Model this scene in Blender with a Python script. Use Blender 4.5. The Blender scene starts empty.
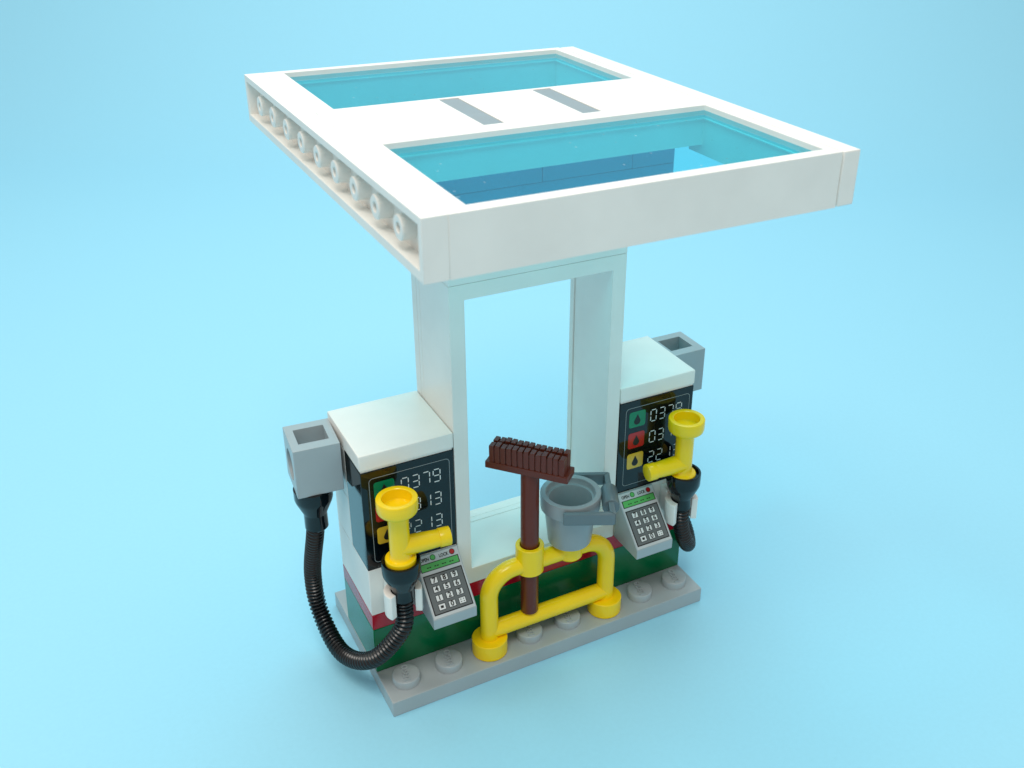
import bpy, bmesh, math, random
from mathutils import Vector, Matrix
random.seed(4)
C = bpy.context.scene.collection
V = Vector

# ------------------------------------------------------------------ materials
def plastic(name, col, rough=0.22, spec=0.5, grain=0.012, sss=0.0, dust=0.05):
    m = bpy.data.materials.new(name); m.use_nodes = True
    nt = m.node_tree; N = nt.nodes; L = nt.links
    b = N['Principled BSDF']
    tc = N.new('ShaderNodeTexCoord')
    n1 = N.new('ShaderNodeTexNoise'); n1.inputs['Scale'].default_value = 2.3; n1.inputs['Detail'].default_value = 2
    L.new(tc.outputs['Object'], n1.inputs['Vector'])
    r = N.new('ShaderNodeMapRange')
    r.inputs['From Min'].default_value = 0.3; r.inputs['From Max'].default_value = 0.7
    r.inputs['To Min'].default_value = rough*0.92; r.inputs['To Max'].default_value = rough*1.1
    L.new(n1.outputs['Fac'], r.inputs['Value']); L.new(r.outputs['Result'], b.inputs['Roughness'])
    # sparse dust specks that lighten the plastic a little
    n2 = N.new('ShaderNodeTexVoronoi'); n2.inputs['Scale'].default_value = 1.9
    L.new(tc.outputs['Object'], n2.inputs['Vector'])
    lt = N.new('ShaderNodeMath'); lt.operation = 'LESS_THAN'; lt.inputs[1].default_value = 0.028
    L.new(n2.outputs['Distance'], lt.inputs[0])
    n3 = N.new('ShaderNodeTexNoise'); n3.inputs['Scale'].default_value = 0.9; n3.inputs['Detail'].default_value = 3
    L.new(tc.outputs['Object'], n3.inputs['Vector'])
    mr = N.new('ShaderNodeMapRange'); mr.inputs['From Min'].default_value = 0.3; mr.inputs['From Max'].default_value = 0.7
    mr.inputs['To Min'].default_value = 0.96; mr.inputs['To Max'].default_value = 1.03
    L.new(n3.outputs['Fac'], mr.inputs['Value'])
    sc = N.new('ShaderNodeVectorMath'); sc.operation = 'SCALE'; sc.inputs[0].default_value = col
    L.new(mr.outputs['Result'], sc.inputs['Scale'])
    mx = N.new('ShaderNodeMix'); mx.data_type = 'RGBA'
    fm = N.new('ShaderNodeMath'); fm.operation = 'MULTIPLY'; fm.inputs[1].default_value = dust
    L.new(lt.outputs[0], fm.inputs[0]); L.new(fm.outputs[0], mx.inputs['Factor'])
    L.new(sc.outputs[0], mx.inputs['A']); mx.inputs['B'].default_value = (0.6, 0.6, 0.58, 1) if sum(col) < 2 else (0.35, 0.34, 0.32, 1)
    L.new(mx.outputs['Result'], b.inputs['Base Color'])
    b.inputs['Specular IOR Level'].default_value = spec
    if sss:
        b.inputs['Subsurface Weight'].default_value = sss
        b.inputs['Subsurface Radius'].default_value = (0.16, 0.13, 0.1)
        b.inputs['Subsurface Scale'].default_value = 0.6
    bp = N.new('ShaderNodeBump'); bp.inputs['Strength'].default_value = 0.05; bp.inputs['Distance'].default_value = grain
    n4 = N.new('ShaderNodeTexNoise'); n4.inputs['Scale'].default_value = 1.4; n4.inputs['Detail'].default_value = 2; n4.inputs['Roughness'].default_value = 0.5
    L.new(tc.outputs['Object'], n4.inputs['Vector']); L.new(n4.outputs['Fac'], bp.inputs['Height']); L.new(bp.outputs['Normal'], b.inputs['Normal'])
    return m

M = {}
M['white'] = plastic('white_plastic', (0.84, 0.83, 0.79), 0.30, 0.45, 0.012)
M['azure'] = plastic('azure_plastic', (0.003, 0.38, 0.56), 0.25, 0.5)
M['grey'] = plastic('light_grey_plastic', (0.375, 0.435, 0.46), 0.33, 0.45, 0.014, dust=0.35)
M['strip'] = plastic('mid_grey_plastic', (0.265, 0.31, 0.335), 0.4, 0.35)
M['pale_grey'] = plastic('pale_grey_print', (0.55, 0.585, 0.60), 0.4, 0.4, 0.004)
M['dark_grey'] = plastic('dark_grey_plastic', (0.14, 0.18, 0.20), 0.3, 0.5, dust=0.2)
M['bucket'] = plastic('bucket_grey_plastic', (0.31, 0.345, 0.365), 0.3, 0.5)
M['yellow'] = plastic('yellow_plastic', (0.97, 0.665, 0.004), 0.24, 0.5)
M['brown'] = plastic('brown_plastic', (0.135, 0.023, 0.012), 0.3, 0.35)
M['green'] = plastic('green_plastic', (0.0, 0.145, 0.05), 0.16, 0.5)
M['red'] = plastic('red_plastic', (0.42, 0.006, 0.022), 0.2, 0.5)
M['black'] = plastic('black_plastic', (0.0012, 0.004, 0.006), 0.07, 0.45, 0.003, dust=0.25)
M['rubber'] = plastic('black_hose_plastic', (0.004, 0.006, 0.008), 0.27, 0.5)
M['print_white'] = plastic('white_print', (0.75, 0.77, 0.77), 0.4, 0.4, 0.0)
M['print_line'] = plastic('thin_line_print', (0.27, 0.30, 0.31), 0.4, 0.4, 0.0)
M['print_black'] = plastic('black_print', (0.012, 0.013, 0.014), 0.35, 0.4, 0.0)
M['print_grey'] = plastic('dark_grey_print', (0.13, 0.145, 0.15), 0.4, 0.4, 0.0)
M['print_green'] = plastic('green_print', (0.0, 0.20, 0.085), 0.2, 0.5, 0.0)
M['print_red'] = plastic('red_print', (0.47, 0.012, 0.016), 0.2, 0.5, 0.0)
M['print_yellow'] = plastic('yellow_print', (0.72, 0.45, 0.035), 0.2, 0.5, 0.0)
M['lcd'] = plastic('lcd_green_print', (0.10, 0.47, 0.12), 0.4, 0.4, 0.0)

def glass_material():
    m = bpy.data.materials.new('pale_blue_glass'); m.use_nodes = True
    nt = m.node_tree; N = nt.nodes; L = nt.links; N.remove(N['Principled BSDF'])
    out = N['Material Output']
    t = N.new('ShaderNodeBsdfTransparent'); t.inputs['Color'].default_value = (0.45, 0.91, 0.97, 1)
    g = N.new('ShaderNodeBsdfGlossy'); g.inputs['Roughness'].default_value = 0.03; g.inputs['Color'].default_value = (1, 1, 1, 1)
    f = N.new('ShaderNodeFresnel'); f.inputs['IOR'].default_value = 1.33
    mx = N.new('ShaderNodeMixShader')
    ge = N.new('ShaderNodeNewGeometry'); iv = N.new('ShaderNodeMath'); iv.operation = 'SUBTRACT'; iv.inputs[0].default_value = 1.0
    L.new(ge.outputs['Backfacing'], iv.inputs[1])
    fb = N.new('ShaderNodeMath'); fb.operation = 'MULTIPLY'; L.new(f.outputs[0], fb.inputs[0]); L.new(iv.outputs[0], fb.inputs[1])
    L.new(fb.outputs[0], mx.inputs[0]); L.new(t.outputs[0], mx.inputs[1]); L.new(g.outputs[0], mx.inputs[2])
    # a few dust specks on the pane
    tc = N.new('ShaderNodeTexCoord'); vo = N.new('ShaderNodeTexVoronoi'); vo.inputs['Scale'].default_value = 2.6
    L.new(tc.outputs['Object'], vo.inputs['Vector'])
    lt = N.new('ShaderNodeMath'); lt.operation = 'LESS_THAN'; lt.inputs[1].default_value = 0.06
    L.new(vo.outputs['Distance'], lt.inputs[0])
    ml = N.new('ShaderNodeMath'); ml.operation = 'MULTIPLY'; ml.inputs[1].default_value = 0.22
    L.new(lt.outputs[0], ml.inputs[0])
    d = N.new('ShaderNodeBsdfDiffuse'); d.inputs['Color'].default_value = (0.7, 0.8, 0.82, 1)
    m2 = N.new('ShaderNodeMixShader')
    L.new(ml.outputs[0], m2.inputs[0]); L.new(mx.outputs[0], m2.inputs[1]); L.new(d.outputs[0], m2.inputs[2])
    L.new(m2.outputs[0], out.inputs['Surface'])
    return m
M['glass'] = glass_material()

# ------------------------------------------------------------------ shape helpers (all in stud units, world coordinates)
def sharpen(me):
    fl = [p.use_smooth for p in me.polygons]
    me.set_sharp_from_angle(angle=math.radians(32))
    me.polygons.foreach_set('use_smooth', fl)

class MB:
    """collects shapes into one mesh object"""
    def __init__(s): s.bm = bmesh.new()
    def _merge(s, b, mat=0):
        for f in b.faces: f.material_index = mat
        me = bpy.data.meshes.new('tmp'); b.to_mesh(me); b.free()
        s.bm.from_mesh(me); bpy.data.meshes.remove(me)
        return s
    @staticmethod
    def _bevel(b, w, seg=2, ang=0.6, zmin=-1e9):
        for f in b.faces: f.smooth = False
        if w <= 0: return
        es = [e for e in b.edges if len(e.link_faces) == 2 and e.calc_face_angle(0) > ang and max(v.co.z for v in e.verts) > zmin]
        res = bmesh.ops.bevel(b, geom=es, offset=w, segments=seg, profile=0.6, affect='EDGES', clamp_overlap=True)
        for f in res['faces']: f.smooth = True
    def box(s, x0, y0, z0, x1, y1, z1, bev=0.025, mat=0):
        b = bmesh.new(); bmesh.ops.create_cube(b, size=1)
        for v in b.verts:
            v.co = V((x0+(v.co.x+.5)*(x1-x0), y0+(v.co.y+.5)*(y1-y0), z0+(v.co.z+.5)*(z1-z0)))
        s._bevel(b, bev); return s._merge(b, mat)
    def prism(s, pts, vec, bev=0.02, mat=0, seg=2):
        """polygon (3-D points) swept along vec"""
        b = bmesh.new(); vec = V(vec)
        a = [b.verts.new(V(p)) for p in pts]; c = [b.verts.new(V(p)+vec) for p in pts]
        n = len(pts)
        b.faces.new(a); b.faces.new(list(reversed(c)))
        for i in range(n): b.faces.new((a[i], c[i], c[(i+1) % n], a[(i+1) % n]))
        bmesh.ops.recalc_face_normals(b, faces=b.faces)
        s._bevel(b, bev, seg); return s._merge(b, mat)
    def ring(s, outer, inner, vec, bev=0.02, mat=0, zmin=-1e9):
        """frame: outer and inner loops of equal length swept along vec"""
        b = bmesh.new(); vec = V(vec); n = len(outer)
        o0 = [b.verts.new(V(p)) for p in outer]; i0 = [b.verts.new(V(p)) for p in inner]
        o1 = [b.verts.new(V(p)+vec) for p in outer]; i1 = [b.verts.new(V(p)+vec) for p in inner]
        for k in range(n):
            j = (k+1) % n
            b.faces.new((o0[k], o0[j], i0[j], i0[k])); b.faces.new((o1[j], o1[k], i1[k], i1[j]))
            b.faces.new((o0[j], o0[k], o1[k], o1[j])); b.faces.new((i0[k], i0[j], i1[j], i1[k]))
        bmesh.ops.recalc_face_normals(b, faces=b.faces)
        s._bevel(b, bev, zmin=zmin); return s._merge(b, mat)
    def lathe(s, prof, origin, axis=(0, 0, 1), seg=40, mat=0):
        """profile [(r, h)...] turned about an axis; r = 0 ends are closed"""
        b = bmesh.new(); q = V((0, 0, 1)).rotation_difference(V(axis).normalized()); o = V(origin)
        rows = []
        for r, h in prof:
            if r < 1e-6: rows.append([b.verts.new(o + q @ V((0, 0, h)))])
            else: rows.append([b.verts.new(o + q @ V((r*math.cos(2*math.pi*k/seg), r*math.sin(2*math.pi*k/seg), h))) for k in range(seg)])
        for A, B in zip(rows, rows[1:]):
            for k in range(seg):
                j = (k+1) % seg
                if len(A) == 1 and len(B) == 1: continue
                if len(A) == 1: b.faces.new((A[0], B[j], B[k]))
                elif len(B) == 1: b.faces.new((A[k], A[j], B[0]))
                else: b.faces.new((A[k], A[j], B[j], B[k]))
        bmesh.ops.recalc_face_normals(b, faces=b.faces)
        for f in b.faces: f.smooth = True
        return s._merge(b, mat)
    def cyl(s, p0, p1, r, bev=0.02, seg=32, mat=0, r1=None):
        p0, p1 = V(p0), V(p1); h = (p1-p0).length; r1 = r if r1 is None else r1
        e = bev
        return s.lathe([(0, 0), (r-e, 0), (r-.3*e, .3*e), (r, e), (r1, h-e), (r1-.3*e, h-.3*e), (r1-e, h), (0, h)], p0, p1-p0, seg, mat)
    def tube(s, path, rad, seg=20, mat=0):
        """tube along points; rad a number or a list"""
        b = bmesh.new(); path = [V(p) for p in path]; n = len(path); rows = []
        t0 = (path[1]-path[0]).normalized()
        u = t0.orthogonal().normalized(); prev = t0
        for i, p in enumerate(path):
            t = (path[min(i+1, n-1)]-path[max(i-1, 0)]).normalized()
            u = prev.rotation_difference(t) @ u; prev = t
            w = t.cross(u).normalized(); r = rad[i] if isinstance(rad, (list, tuple)) else rad
            rows.append([b.verts.new(p + r*(math.cos(2*math.pi*k/seg)*u + math.sin(2*math.pi*k/seg)*w)) for k in range(seg)])
        for A, B in zip(rows, rows[1:]):
            for k in range(seg): b.faces.new((A[k], A[(k+1) % seg], B[(k+1) % seg], B[k]))
        b.faces.new(rows[0]); b.faces.new(rows[-1])
        bmesh.ops.recalc_face_normals(b, faces=b.faces)
        for f in b.faces: f.smooth = True
        return s._merge(b, mat)
    def text(s, txt, size, origin, xd, yd, mat=0, height=0.004, sx=1.0):
        cu = bpy.data.curves.new('tmp', 'FONT'); cu.body = txt; cu.size = size; cu.align_x = 'CENTER'; cu.align_y = 'CENTER'
        cu.extrude = height/2; cu.resolution_u = 3; cu.offset = size*0.03
        ob = bpy.data.objects.new('tmp', cu); C.objects.link(ob)
        bpy.context.view_layer.update()
        me = bpy.data.meshes.new_from_object(ob.evaluated_get(bpy.context.evaluated_depsgraph_get()))
        bpy.data.objects.remove(ob); bpy.data.curves.remove(cu)
        b = bmesh.new(); b.from_mesh(me); bpy.data.meshes.remove(me)
        o, xd, yd = V(origin), V(xd).normalized(), V(yd).normalized(); nd = xd.cross(yd)
        for v in b.verts: v.co = o + xd*v.co.x*sx + yd*v.co.y + nd*v.co.z
        return s._merge(b, mat)
    def build(s, name, mats, parent=None, loc=None, smooth=True):
        if not isinstance(mats, (list, tuple)): mats = [mats]
        me = bpy.data.meshes.new(name)
        off = V(parent['_org']) if parent is not None else (V(loc) if loc is not None else V((0, 0, 0)))
        for v in s.bm.verts: v.co -= off
        bmesh.ops.remove_doubles(s.bm, verts=s.bm.verts, dist=1e-6)
        s.bm.to_mesh(me); s.bm.free()
        for m in mats: me.materials.append(m)
        sharpen(me)
        o = bpy.data.objects.new(name, me); C.objects.link(o)
        if parent is not None:
            o.parent = parent; o['_org'] = parent['_org']
        elif loc is not None: o.location = loc
        return o

def thing(name, label, cat, loc, group=None):
    o = bpy.data.objects.new(name, None); o.empty_display_size = 0.3
    C.objects.link(o); o.location = loc; o['_org'] = list(loc)
    o['label'] = label; o['category'] = cat
    if group: o['group'] = group
    return o

def rrect(x0, z0, x1, z1, r, n=5):
    pts = []
    for cx, cz, a0 in ((x1-r, z1-r, 0), (x0+r, z1-r, 90), (x0+r, z0+r, 180), (x1-r, z0+r, 270)):
        for k in range(n+1):
            a = math.radians(a0+90*k/n); pts.append((cx+r*math.cos(a), cz+r*math.sin(a)))
    return pts

def spline(pts, n=24):
    """Catmull-Rom through the points"""
    P = [V(p) for p in pts]; P = [2*P[0]-P[1]] + P + [2*P[-1]-P[-2]]; out = []
    for i in range(1, len(P)-2):
        a, b, c, d = P[i-1], P[i], P[i+1], P[i+2]
        for k in range(n):
            t = k/n
            out.append(.5*((2*b)+(c-a)*t+(2*a-5*b+4*c-d)*t*t+(3*b-a-3*c+d)*t**3))
    out.append(P[-2]); return out

def resample(path, step):
    out = [path[0]]; acc = 0
    for a, b in zip(path, path[1:]):
        L = (b-a).length; d = step-acc
        while d <= L:
            out.append(a+(b-a)*(d/L)); d += step
        acc = (acc+L) % step
    return out

def cut(ob, cutters):
    """boolean difference, baked into the mesh"""
    tmp = []
    for cb in cutters:
        cme = bpy.data.meshes.new('tmp'); cb.bm.to_mesh(cme); cb.bm.free()
        co = bpy.data.objects.new('tmp', cme); C.objects.link(co); tmp.append(co)
        md = ob.modifiers.new('b', 'BOOLEAN'); md.operation = 'DIFFERENCE'; md.object = co; md.solver = 'EXACT'
    bpy.context.view_layer.update()
    me = bpy.data.meshes.new_from_object(ob.evaluated_get(bpy.context.evaluated_depsgraph_get()))
    ob.modifiers.clear(); old = ob.data; ob.data = me; nm = old.name; bpy.data.meshes.remove(old); me.name = nm
    sharpen(me)
    for co in tmp:
        m = co.data; bpy.data.objects.remove(co); bpy.data.meshes.remove(m)

# ------------------------------------------------------------------ setting: one blue sweep of paper
HEAD = V((0.49, 0.872, 0)); SIDE = V((0.872, -0.49, 0))
def make_backdrop():
    b = bmesh.new(); prof = []
    d = -70.0
    while d < 34: prof.append((d, 0.0)); d += 4
    R = 26
    for k in range(0, 25):
        a = math.radians(90*k/24); prof.append((34+R*math.sin(a), R-R*math.cos(a)))
    prof.append((60, 60)); prof.append((60, 120))
    rows = []
    for d, z in prof:
        rows.append([b.verts.new(V((4, 2, 0)) + HEAD*d + SIDE*w + V((0, 0, z))) for w in range(-70, 71, 10)])
    for A, B in zip(rows, rows[1:]):
        for k in range(len(A)-1): b.faces.new((A[k], A[k+1], B[k+1], B[k]))
    for f in b.faces: f.smooth = True
    bmesh.ops.recalc_face_normals(b, faces=b.faces)
    me = bpy.data.meshes.new('backdrop'); b.to_mesh(me); b.free()
    m = bpy.data.materials.new('pale_blue_paper'); m.use_nodes = True
    nt = m.node_tree; N = nt.nodes; L = nt.links; p = N['Principled BSDF']
    tc = N.new('ShaderNodeTexCoord')
    n = N.new('ShaderNodeTexNoise'); n.inputs['Scale'].default_value = 9; n.inputs['Detail'].default_value = 6
    L.new(tc.outputs['Object'], n.inputs['Vector'])
    mr = N.new('ShaderNodeMapRange'); mr.inputs['To Min'].default_value = 0.97; mr.inputs['To Max'].default_value = 1.03
    L.new(n.outputs['Fac'], mr.inputs['Value'])
    s = N.new('ShaderNodeVectorMath'); s.operation = 'SCALE'; s.inputs[0].default_value = FLOOR
    L.new(mr.outputs['Result'], s.inputs['Scale']); L.new(s.outputs[0], p.inputs['Base Color'])
    p.inputs['Roughness'].default_value = 0.6; p.inputs['Specular IOR Level'].default_value = 0.25
    bp = N.new('ShaderNodeBump'); bp.inputs['Strength'].default_value = 0.08; bp.inputs['Distance'].default_value = 0.02
    n2 = N.new('ShaderNodeTexNoise'); n2.inputs['Scale'].default_value = 14; n2.inputs['Detail'].default_value = 4
    L.new(tc.outputs['Object'], n2.inputs['Vector']); L.new(n2.outputs['Fac'], bp.inputs['Height']); L.new(bp.outputs['Normal'], p.inputs['Normal'])
    me.materials.append(m)
    o = bpy.data.objects.new('backdrop', me); C.objects.link(o); o['kind'] = 'structure'
FLOOR = (0.305, 0.66, 0.835)
make_backdrop()

# ------------------------------------------------------------------ forecourt base: grey plate, green plinth, red band
base = thing('forecourt_base', 'light grey studded base plate with green and red plinth carrying pumps and pillar', 'toy base', (4, 2, 0))
pl = MB().box(0, 0, 0, 8, 4, 0.4, 0.022).build('base_plate', M['grey'], base)
def stud_mb(x, y, z):
    s = MB().lathe([(0, 0), (0.3, 0), (0.3, 0.175), (0.292, 0.19), (0.275, 0.2), (0, 0.2)], (x, y, z), seg=40)
    return s.text('LEGO', 0.19, (x, y, z+0.203), (0.2, 1, 0), (-1, 0.2, 0), height=0.05)
st = stud_mb(0.5, 0.5, 0.4).build('stud', M['grey'], pl)
for y in (0.5, 3.5):
    for i in range(8):
        if (i, y) == (0, 0.5) or (y == 0.5 and i in (2, 5)): continue
        c = st.copy(); C.objects.link(c); c.parent = pl; c.location = (i, y-0.5, 0)
MB().box(0.01, 1.01, 0.403, 7.99, 2.99, 1.598, 0.02).build('plinth', M['green'], base)
MB().box(0.01, 1.01, 1.602, 7.99, 2.99, 1.998, 0.018).build('red_band', M['red'], base)

# ------------------------------------------------------------------ canopy on its pillar
H0, HM, H1 = 11.185, 11.38, 12.17
can = thing('canopy', 'white flat roof canopy with two blue skylights on an open rectangular pillar', 'canopy', (4, 2, 2))
def rect_xz(x0, z0, x1, z1, y): return [(x0, y, z0), (x1, y, z0), (x1, y, z1), (x0, y, z1)]
def rect_xy(x0, y0, x1, y1, z): return [(x0, y0, z), (x1, y0, z), (x1, y1, z), (x0, y1, z)]
pil = MB()
pil.ring(rect_xz(2.01, 2.003, 5.99, 9.198, 1.01), rect_xz(2.335, 2.41, 5.665, 8.87, 1.01), (0, 1.55, 0), 0.02)
pil.ring(rect_xz(2.012, 2.004, 5.988, 9.197, 2.561), rect_xz(2.36, 2.412, 5.64, 8.845, 2.561), (0, 0.17, 0), 0.012)
pil.ring(rect_xz(2.01, 2.003, 5.99, 9.198, 2.732), rect_xz(2.15, 2.411, 5.85, 9.03, 2.732), (0, 0.258, 0), 0.012)
pil.build('pillar', M['white'], can)
bm_ = MB()
bm_.box(2.01, 1.01, 9.203, 5.99, 2.99, 10.435, 0.015)
for z0, z1, xs in ((10.44, 10.978, (1.01, 7.0)), (10.982, 11.374, (1.01, 4.0, 6.0, 7.0))):
    for a, b in zip(xs, xs[1:]):
        MB().box(a+.003, 1.01, z0, b-.003, 2.99, z1, 0.012).build('beam_plate', M['azure'], can)
bm_.build('beam', M['white'], can)
for y0, y1, i0, i1 in ((-3, 1.115, -2.73, 0.69), (3.225, 7, 3.33, 6.8)):
    oy, iy, cy = (y0, i0, y1) if y0 < 0 else (y1, i1, y0)       # outer edge, its inner face, side towards the middle
    fr = MB().ring(rect_xy(0.404, y0, 7.596, y1, HM), rect_xy(0.79, i0, 7.41, i1, HM), (0, 0, H1-HM), 0.012, 0, HM+.1)
    fr.prism([(0.404, oy, H0), (7.596, oy, H0), (7.596, cy, H0), (7.41, cy, H0), (7.41, iy, H0), (0.79, iy, H0), (0.79, cy, H0), (0.404, cy, H0)], (0, 0, HM-H0), 0)
    fr.ring(rect_xy(0.788, i0-.002, 7.412, i1+.002, 11.90), rect_xy(0.83, i0+.04, 7.37, i1-.04, 11.90), (0, 0, .022), 0)
    fr = fr.build('skylight_frame', M['white'], can)
    MB().box(0.792, i0+.002, 11.926, 7.408, i1-.002, 12.07, 0.012).build('skylight', M['glass'], fr)
for a, b in ((0.406, 2.86), (3.265, 4.91), (5.315, 7.594)):
    MB().box(a, 1.12, HM, b, 3.22, H1-.001, 0.012).build('roof_tile', M['white'], can)
for a, b in ((2.865, 3.26), (4.915, 5.31)):
    MB().box(a, 1.121, HM+.002, b, 3.219, H1-.012, 0.008).build('roof_strip', M['strip'], can)
ed = MB()
ed.ring([(0, -3, H0), (0, 7, H0), (0, 7, H1), (0, -3, H1)], [(0, -2.86, H0+.16), (0, 6.86, H0+.16), (0, 6.86, H1-.13), (0, -2.86, H1-.13)], (0.402, 0, 0), 0.009)
ed.box(0.252, -2.87, H0+.15, 0.398, 6.87, H1-.12, 0)
edge = ed.build('edge_strip', M['white'], can)
pin = MB().lathe([(0.2, 0), (0.2, 0.215), (0.185, 0.232), (0.095, 0.232), (0.08, 0.22), (0.08, 0.08), (0, 0.08)], (0.2515, -2, 11.71), (-1, 0, 0), 32).build('pin', M['white'], edge)
for k in range(1, 9):
    c = pin.copy(); C.objects.link(c); c.parent = edge; c.location = (0, k, 0)
MB().box(7.628, -3, H0, 8, 7, H1-.002, 0.03).box(7.598, -2.96, H0+.03, 7.627, 6.96, H1-.05, 0).build('end_tile', M['white'], can)

# ------------------------------------------------------------------ fuel pumps
SEG = {'0': 'abcdef', '1': 'bc', '2': 'abged', '3': 'abgcd', '7': 'abc', '9': 'abcdfg'}
def seven(mb, ch, u, v, w, h, X, Y):
    t = 0.021; g = 0.021
    def hz(z): mb.prism([(X+u+g, Y, z-t/2), (X+u+w-g, Y, z-t/2), (X+u+w-g, Y, z+t/2), (X+u+g, Y, z+t/2)], (0, -.003, 0), 0)
    def vt(x, z0, z1): mb.prism([(X+x-t/2, Y, z0+g), (X+x+t/2, Y, z0+g), (X+x+t/2, Y, z1-g), (X+x-t/2, Y, z1-g)], (0, -.003, 0), 0)
    for s in SEG[ch]:
        if s == 'a': hz(v+h)
        if s == 'g': hz(v+h/2)
        if s == 'd': hz(v)
        if s == 'f': vt(u, v+h/2, v+h)
        if s == 'e': vt(u, v, v+h/2)
        if s == 'b': vt(u+w, v+h/2, v+h)
        if s == 'c': vt(u+w, v, v+h/2)

def drop(cx, cz, s):
    pts = []
    for k in range(17):
        a = math.radians(-215+250*k/16)
        pts.append((cx+0.36*s*math.cos(a), cz-0.18*s+0.36*s*math.sin(a)))
    pts.append((cx, cz+0.62*s))
    return pts

def make_pump(X, label, side):
    """X: left side of the pump; side: -1 puts the hose box on its left, +1 on its right"""
    K = X+1 if side < 0 else X                  # keypad cell
    N = X+0.53 if side < 0 else X+1.47          # clip axis
    t = thing('fuel_pump', label, 'fuel pump', (X+1, 2, 2), 'white topped fuel pumps beside the pillar')
    hs = MB()
    x0, x1 = X+.01, X+1.99
    hs.box(x0, 1.01, 2.002, x1, 2.99, 3.197, 0.02)
    hs.box(x0, 2.0, 3.202, x1, 2.99, 4.397, 0.02); hs.box(x0, 2.0, 4.403, x1, 2.99, 5.597, 0.02)
    hs.build('housing', M['white'], t)
    dp = MB().box(x0, 1.01, 3.202, x1, 1.992, 5.598, 0.012).build('display_panel', M['black'], t)
    Y = 1.0085
    o = rrect(X+.17, 3.36, X+1.9, 5.43, .09); i = rrect(X+.182, 3.372, X+1.888, 5.418, .08)
    MB().ring([(p[0], Y, p[1]) for p in o], [(p[0], Y, p[1]) for p in i], (0, -.003, 0), 0).build('outline', M['print_line'], dp)
    for mat, z in (('print_green', 4.905), ('print_red', 4.35), ('print_yellow', 3.795)):
        b = MB()
        b.prism([(a, Y, c) for a, c in rrect(X+.265, z, X+.70, z+.41, .06)], (0, -.003, 0), 0)
        b.prism([(a, Y-.0035, c) for a, c in drop(X+.4825, z+.19, .235)], (0, -.0025, 0), 0, 1)
        b.build('fuel_icon', [M[mat], M['print_black']], dp)
    for row, z in (('0379', 4.95), ('0313', 4.385), ('2213', 3.83)):
        for k, ch in enumerate(row):
            b = MB(); seven(b, ch, .845+.23*k, z-.005, .15, .295, X, Y)
            b.build('price_digit', M['print_white'], dp)
    MB().box(X+.0, 1.0, 5.645, X+2.0, 3.0, 6.0, 0.03).box(X+.03, 1.03, 5.601, X+1.97, 2.97, 5.646, 0).build('top_tile', M['white'], t)
    # keypad: a 45 degree wedge hung on the front
    kp = MB().prism([(K+.01, 1.005, 2.0), (K+.01, 0.0, 2.0), (K+.01, 0.0, 2.25), (K+.01, .97, 3.2), (K+.01, 1.005, 3.2)], (.98, 0, 0), 0.015).build('keypad', M['grey'], t)
    D = V((0, .97, .95)); LN = D.length; dd = D/LN; nn = V((0, -dd.z, dd.y)); O = V((K, 0, 2.25))
    def S(u, f, h=.004): return O + V((u, 0, 0)) + D*(1-f) + nn*h
    def sheet(mb, u0, f0, u1, f1, h, mat=0, th=.003): mb.prism([S(u0, f0, h), S(u1, f0, h), S(u1, f1, h), S(u0, f1, h)], nn*th, 0, mat)
    MB_ = MB(); sheet(MB_, .03, .012, .97, .985, .002); MB_.build('printed_face', M['pale_grey'], kp)
    l = MB(); sheet(l, .06, .135, .94, .262, .0055, 1); sheet(l, .08, .147, .92, .25, .009, 0)
    for k in range(4):
        for q in range(2): sheet(l, .2+.17*k+.055*q, .2, .2+.17*k+.055*q+.042, .216, .0125, 1, .001)
    l.build('screen', [M['lcd'], M['print_black']], kp)
    kb = MB(); sheet(kb, .06, .315, .94, .94, .0055, 1); sheet(kb, .085, .333, .915, .922, .009, 0)
    kb.build('key_block', [M['print_grey'], M['print_black']], kp)
    names = ['7', '8', '9', '4', '5', '6', '1', '2', '3', 'sq', '0', 'dots']
    for q, nmk in enumerate(names):
        u = .27+.23*(q % 3); f = .415+.14*(q//3)
        k = MB()
        sheet(k, u-.083, f-.052, u+.083, f+.052, .0125, 1, .001); sheet(k, u-.07, f-.043, u+.07, f+.043, .014, 0, .003)
        if nmk == 'sq': sheet(k, u-.032, f-.02, u+.032, f+.02, .0175, 1, .002)
        elif nmk == 'dots':
            for a in (-.04, .022):
                for c in (-.026, .012): sheet(k, u+a, f+c, u+a+.02, f+c+.014, .0175, 1, .002)
        else: k.text(nmk, .15, S(u, f, .019), (1, 0, 0), dd, 1, .002)
        k.build('key', [M['print_white'], M['print_black']], kp)
    for u, mt in ((.39, 'lcd'), (.83, 'print_red')):
        b = MB(); b.lathe([(.062, 0), (.062, .004), (0, .004)], S(u, .068, .005), nn, 20, 1)
        b.lathe([(.05, 0), (.05, .003), (0, .003)], S(u, .068, .0095), nn, 20, 0)
        b.build('lamp', [M[mt], M['print_black']], kp)
    MB().text('OPEN', .098, S(.2, .078, .007), (1, 0, 0), dd, 0, .003, .8).build('lettering', M['print_black'], kp)
    MB().text('LOCK', .098, S(.635, .078, .007), (1, 0, 0), dd, 0, .003, .8).build('lettering', M['print_black'], kp)
    # white clip that holds the hose end
    cl = MB(); cl.box(N-.22, .72, 2.45, N+.22, 1.004, 3.1, .03)
    pts = []
    for k in range(21): a = math.radians(-35+250*k/20); pts.append((N+.4*math.cos(a), .42+.36*math.sin(a), 2.42))
    for k in range(21): a = math.radians(215-250*k/20); pts.append((N+.245*math.cos(a), .42+.245*math.sin(a), 2.42))
    cl.prism(pts, (0, 0, .58), .025)
    cl.build('clip', M['white'], t)
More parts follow.
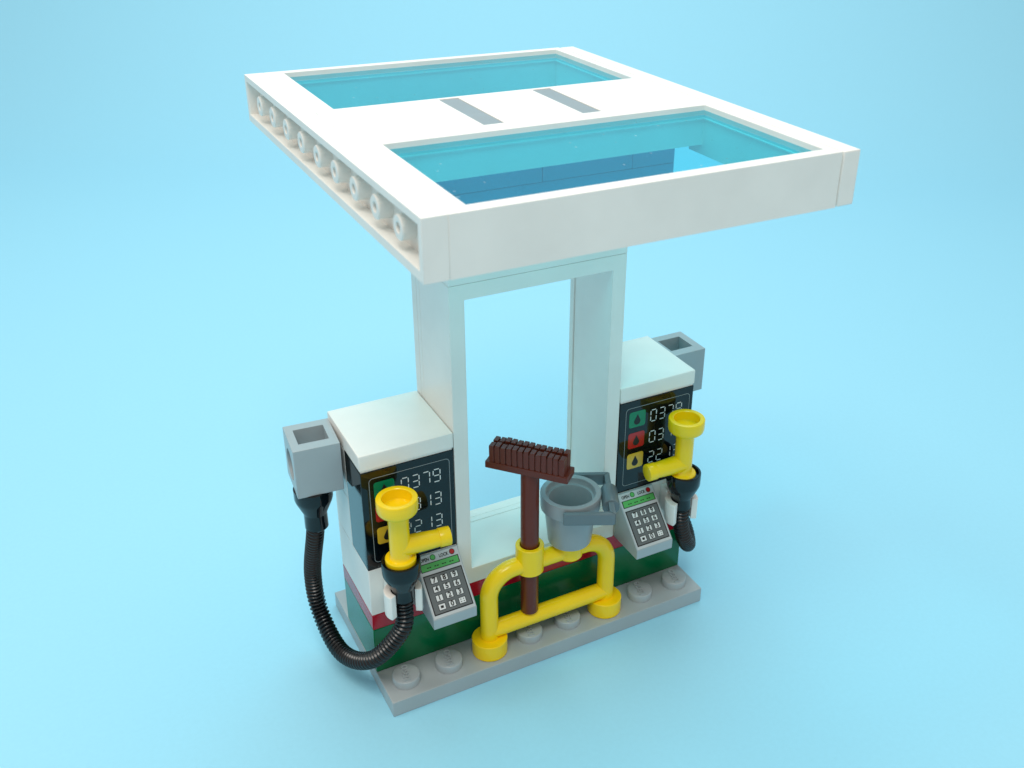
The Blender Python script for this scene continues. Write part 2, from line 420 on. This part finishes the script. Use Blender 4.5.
    # grey box with the square hole on top where the hose starts
    bx0, bx1 = (X-.98, X-.03) if side < 0 else (X+2.02, X+3.05)
    cx = (bx0+bx1)/2; fx = bx0 if side < 0 else bx1
    by = 1.93 if side < 0 else 2.05
    hb = MB().box(bx0, by, 4.71, bx1, by+1.06, 5.84, .016).build('hose_box', M['grey'], t)
    bpy.context.view_layer.update()
    c1 = MB().box(cx-.31, by+.25, 5.30, cx+.31, by+.83, 6.2, 0)
    c2 = MB().lathe([(0, -.2), (.34, -.2), (.34, .2), (.235, .2), (.235, .06), (.17, .06), (.17, .3), (0, .3)], (fx, by+.53, 5.24), (1 if side < 0 else -1, 0, 0), 32)
    cut(hb, [c1, c2])
    if side < 0:                                # this box sits slightly twisted on its stud
        T = Matrix.Translation(V((X, 2.45, 0))-V(t['_org']))
        hb.data.transform(T @ Matrix.Rotation(math.radians(-4.5), 4, 'Z') @ T.inverted())
    return t

make_pump(0, 'white topped toy fuel pump left of the pillar, grey box on its left', -1)
make_pump(6, 'white topped toy fuel pump right of the pillar, all three fuel icons uncovered', 1)

# ------------------------------------------------------------------ hoses with yellow nozzles
def make_hose(label, pts, N, tipdir, shift=(0, 0, 0), reach=1.0):
    a = V(pts[0]); e = V((N[0], N[1], 2.6))
    t = thing('fuel_hose', label, 'fuel hose', (N[0], N[1], 2.2), 'black fuel hoses with yellow nozzles')
    path = resample(spline(pts, 160), 0.0185)
    rad = []
    for i in range(len(path)):
        rad.append((0.152, 0.178, 0.194, 0.194, 0.178)[i % 5])
    MB().tube(path, rad, 20).build('tube', M['rubber'], t)
    # socket under the grey box
    MB().lathe([(0, .0), (.385, .0), (.40, -.02), (.40, -.25), (.375, -.34), (.255, -.62), (.245, -.66), (.245, -1.0), (.23, -1.02), (.1, -1.02)], a+V((0, 0, .87)), seg=40).build('socket', M['black'], t)
    # collar at the nozzle end
    MB().lathe([(.1, -.98), (.225, -.98), (.24, -.96), (.24, -.70), (.255, -.66), (.385, -.36), (.40, -.30), (.40, -.02), (.39, 0), (.345, 0), (.34, -.02), (.33, -.08), (0, -.08)], (N[0], N[1], 3.74), seg=40).build('collar', M['black'], t)
    nz = MB()
    n0 = V((N[0], N[1], 0))+V(shift)
    nz.lathe([(0, 3.67), (.3, 3.67), (.315, 3.685), (.315, 3.80), (.295, 3.825), (.235, 3.835), (.215, 3.86), (.21, 3.90), (.21, 4.80), (.225, 4.86), (.26, 4.90), (.36, 4.925), (.4, 4.965), (.415, 5.02), (.415, 5.235), (.405, 5.255), (.385, 5.262), (.31, 5.262), (.295, 5.25), (.288, 5.05), (.278, 5.035), (0, 5.035)], n0, seg=44)
    td = V(tipdir).normalized(); r0 = n0+V((0, 0, 4.06))
    nz.tube([r0, r0+td*.3*reach, r0+td*.62*reach, r0+td*.84*reach], [.215, .205, .19, .178], 32)
    nz.cyl(r0+td*.80*reach, r0+td*1.04*reach, .2, .014, 32)
    nz.build('nozzle', M['yellow'], t)
    return t
make_hose('black ribbed fuel hose looping in front of the left pump, yellow nozzle pointing right',
          [(-.625, 2.33, 3.85), (-.665, 2.43, 3.40), (-.71, 2.87, 2.07), (-.695, 2.635, 1.136), (-.547, 1.619, .711), (-.153, .661, 1.159), (.42, .33, 2.009), (.53, .42, 2.6), (.53, .42, 3.0)],
          (.53, .42), (1, -.11, 0))
make_hose('black ribbed fuel hose curling behind the right pump, yellow nozzle pointing left',
          [(8.5, 2.575, 3.85), (8.52, 2.55, 3.2), (8.56, 2.3, 2.2), (8.52, 1.8, 1.4), (8.36, 1.25, 1.12), (8.06, .78, 1.2), (7.71, .5, 1.7), (7.5, .43, 2.3), (7.48, .43, 2.8)],
          (7.48, .43), (-1, .06, -.03), (-.05, 0, -.07), .92)

# ------------------------------------------------------------------ yellow rail on the base plate
rail = thing('safety_rail', 'yellow plastic rail on two round feet at front of grey base plate', 'rail', (4, .5, .4))
for x in (2.5, 5.5):
    MB().lathe([(0, .402), (.38, .402), (.4, .42), (.4, .785), (.385, .8), (.3, .803), (0, .803)], (x, .5, 0), seg=44).build('foot', M['yellow'], rail)
arc = [(2.5, .5, .8), (2.5, .5, 1.3)]
Rr = .62
for k in range(11):
    a = math.radians(180-90*k/10); arc.append((2.5+Rr+Rr*math.cos(a), .5, 1.90+Rr*math.sin(a)))
for k in range(11):
    a = math.radians(90-90*k/10); arc.append((5.5-Rr+Rr*math.cos(a), .5, 1.90+Rr*math.sin(a)))
arc += [(5.5, .5, 1.3), (5.5, .5, .8)]
MB().tube(arc, .2, 28).build('hoop', M['yellow'], rail)
MB().tube([(2.5, .5, .97), (4, .5, .97), (5.5, .5, .97)], .195, 28).build('cross_bar', M['yellow'], rail)
MB().lathe([(.215, 2.33), (.3, 2.33), (.315, 2.345), (.315, 3.005), (.3, 3.02), (.225, 3.02), (.213, 3.0), (.213, 2.33), (.215, 2.33)], (3.5, .5, 0), seg=40).build('broom_holder', M['yellow'], rail)
MB().lathe([(0, 2.36), (.27, 2.36), (.3, 2.4), (.3, 2.78), (.285, 2.8), (0, 2.8)], (4.5, .5, 0), seg=40).build('bucket_seat', M['yellow'], rail)

# ------------------------------------------------------------------ broom
br = thing('broom', 'reddish brown broom standing bristles up through the yellow rail', 'broom', (3.5, .5, 1.06))
MB().cyl((3.5, .5, 1.17), (3.5, .5, 4.98), .2, .03, 36).build('handle', M['brown'], br)
hd = V((.67, -.742, 0)); hn = V((.742, .67, 0)); HC = V((3.49, .5, 0))
def hp(a, b, z): return HC+hd*a+hn*b+V((0, 0, z))
head = MB().prism([hp(-.92, -.23, 4.94), hp(.92, -.23, 4.94), hp(.92, .23, 4.94), hp(-.92, .23, 4.94)], (0, 0, .16), .02).build('head', M['brown'], br)
bs = MB()
bs.prism([hp(-.82, -.19, 5.095), hp(.82, -.19, 5.095), hp(.82, .19, 5.095), hp(-.82, .19, 5.095)], (0, 0, .345), .005)
nb = 13
for k in range(nb):
    a0 = -.84+1.68*k/nb; w = 1.68/nb
    for s in (-1, 1):
        b0, b1 = (.035*s, .215*s)
        top = 5.50+random.uniform(-.012, .012)
        p = [hp(a0+.012, b0, 5.095), hp(a0+w-.012, b0, 5.095), hp(a0+w-.012, b1, 5.095), hp(a0+.012, b1, 5.095)]
        if s < 0: p.reverse()
        bs.prism(p, (random.uniform(-.008, .008), random.uniform(-.008, .008), top-5.095), .012)
bs.build('bristles', M['brown'], head)

# ------------------------------------------------------------------ bucket
bk = thing('bucket', 'small grey bucket with dark grey handle resting on the yellow rail', 'bucket', (4.5, .5, 2.8))
bo = V((4.5, .5, 0))
MB().lathe([(0, 2.802), (.44, 2.802), (.475, 2.82), (.487, 2.85), (.575, 3.70), (.585, 3.71), (.645, 3.715), (.66, 3.73), (.67, 4.06), (.66, 4.08), (.645, 4.085), (.555, 4.085), (.54, 4.07), (.53, 3.96), (.515, 3.94), (.475, 3.935), (.465, 3.92), (.40, 2.96), (.38, 2.93), (0, 2.93)], bo, seg=64).build('pail', M['bucket'], bk)
bd = V((.8988, -.4384, 0)); bn = V((.4384, .8988, 0))
def bp_(a, b, z): return bo+bd*a+bn*b+V((0, 0, z))
hz0, hz1 = 3.75, 4.05
hm = MB()
for s in (-1, 1):
    q = [bp_(-.2, .69*s, hz0), bp_(.80, .69*s, hz0), bp_(.92, .81*s, hz0), bp_(-.2, .81*s, hz0)]
    if s < 0: q.reverse()
    hm.prism(q, (0, 0, hz1-hz0), .04)
    hm.cyl(bp_(0, .62*s, 3.9), bp_(0, .70*s, 3.9), .1, .01, 20)
q = [bp_(.79, -.69, hz0+.002), bp_(.922, -.81, hz0+.002), bp_(.922, .81, hz0+.002), bp_(.79, .69, hz0+.002)]
hm.prism(q, (0, 0, hz1-hz0-.004), .03)
hl = hm.build('bail', M['dark_grey'], bk)
MB().cyl(bp_(.86, -.36, 3.9), bp_(.86, .30, 3.9), .19, .02, 28).build('grip', M['dark_grey'], hl)

for o in bpy.data.objects:
    if '_org' in o: del o['_org']

# ------------------------------------------------------------------ light
w = bpy.data.worlds.new('World'); bpy.context.scene.world = w; w.use_nodes = True
bg = w.node_tree.nodes['Background']; bg.inputs['Color'].default_value = (1.0, 0.95, 0.89, 1); bg.inputs['Strength'].default_value = 0.54

def area(name, loc, target, size, power, col, sy=None):
    l = bpy.data.lights.new(name, 'AREA'); l.energy = power; l.color = col; l.size = size
    if sy: l.shape = 'RECTANGLE'; l.size_y = sy
    o = bpy.data.objects.new(name, l); C.objects.link(o); o.location = loc
    o.rotation_euler = (V(target)-V(loc)).to_track_quat('-Z', 'Y').to_euler()
    return o
area('softbox_top', (14, 27, 60), (15, 29, 0), 46, 20500, (1.0, 0.985, 0.95))
area('softbox_front', (-11, -22, 64), (4, 2, 4), 24, 18500, (1.0, 0.95, 0.88))
area('softbox_left', (-22, 9, 52), (3, 2, 4), 11, 4600, (1.0, 0.92, 0.80))

# ------------------------------------------------------------------ camera
cam = bpy.data.cameras.new('camera'); co = bpy.data.objects.new('camera', cam); C.objects.link(co)
co.location = (-4.7419, -15.4414, 16.9134)
a, b, c = -0.5124, 1.0939, 0.0208
co.rotation_euler = (Matrix.Rotation(a, 3, 'Z') @ Matrix.Rotation(b, 3, 'X') @ Matrix.Rotation(c, 3, 'Z')).to_euler()
cam.sensor_width = 36; cam.lens = 36*1020.9/1024
cam.shift_x = -50.54/1024; cam.shift_y = -27.74/1024
cam.clip_start = 0.5; cam.clip_end = 500
cam.dof.use_dof = True; cam.dof.focus_distance = 21.8; cam.dof.aperture_fstop = 0.4
bpy.context.scene.camera = co
vs = bpy.context.scene.view_settings
vs.view_transform = 'Standard'; vs.look = 'None'; vs.exposure = 0; vs.gamma = 1; vs.use_curve_mapping = False
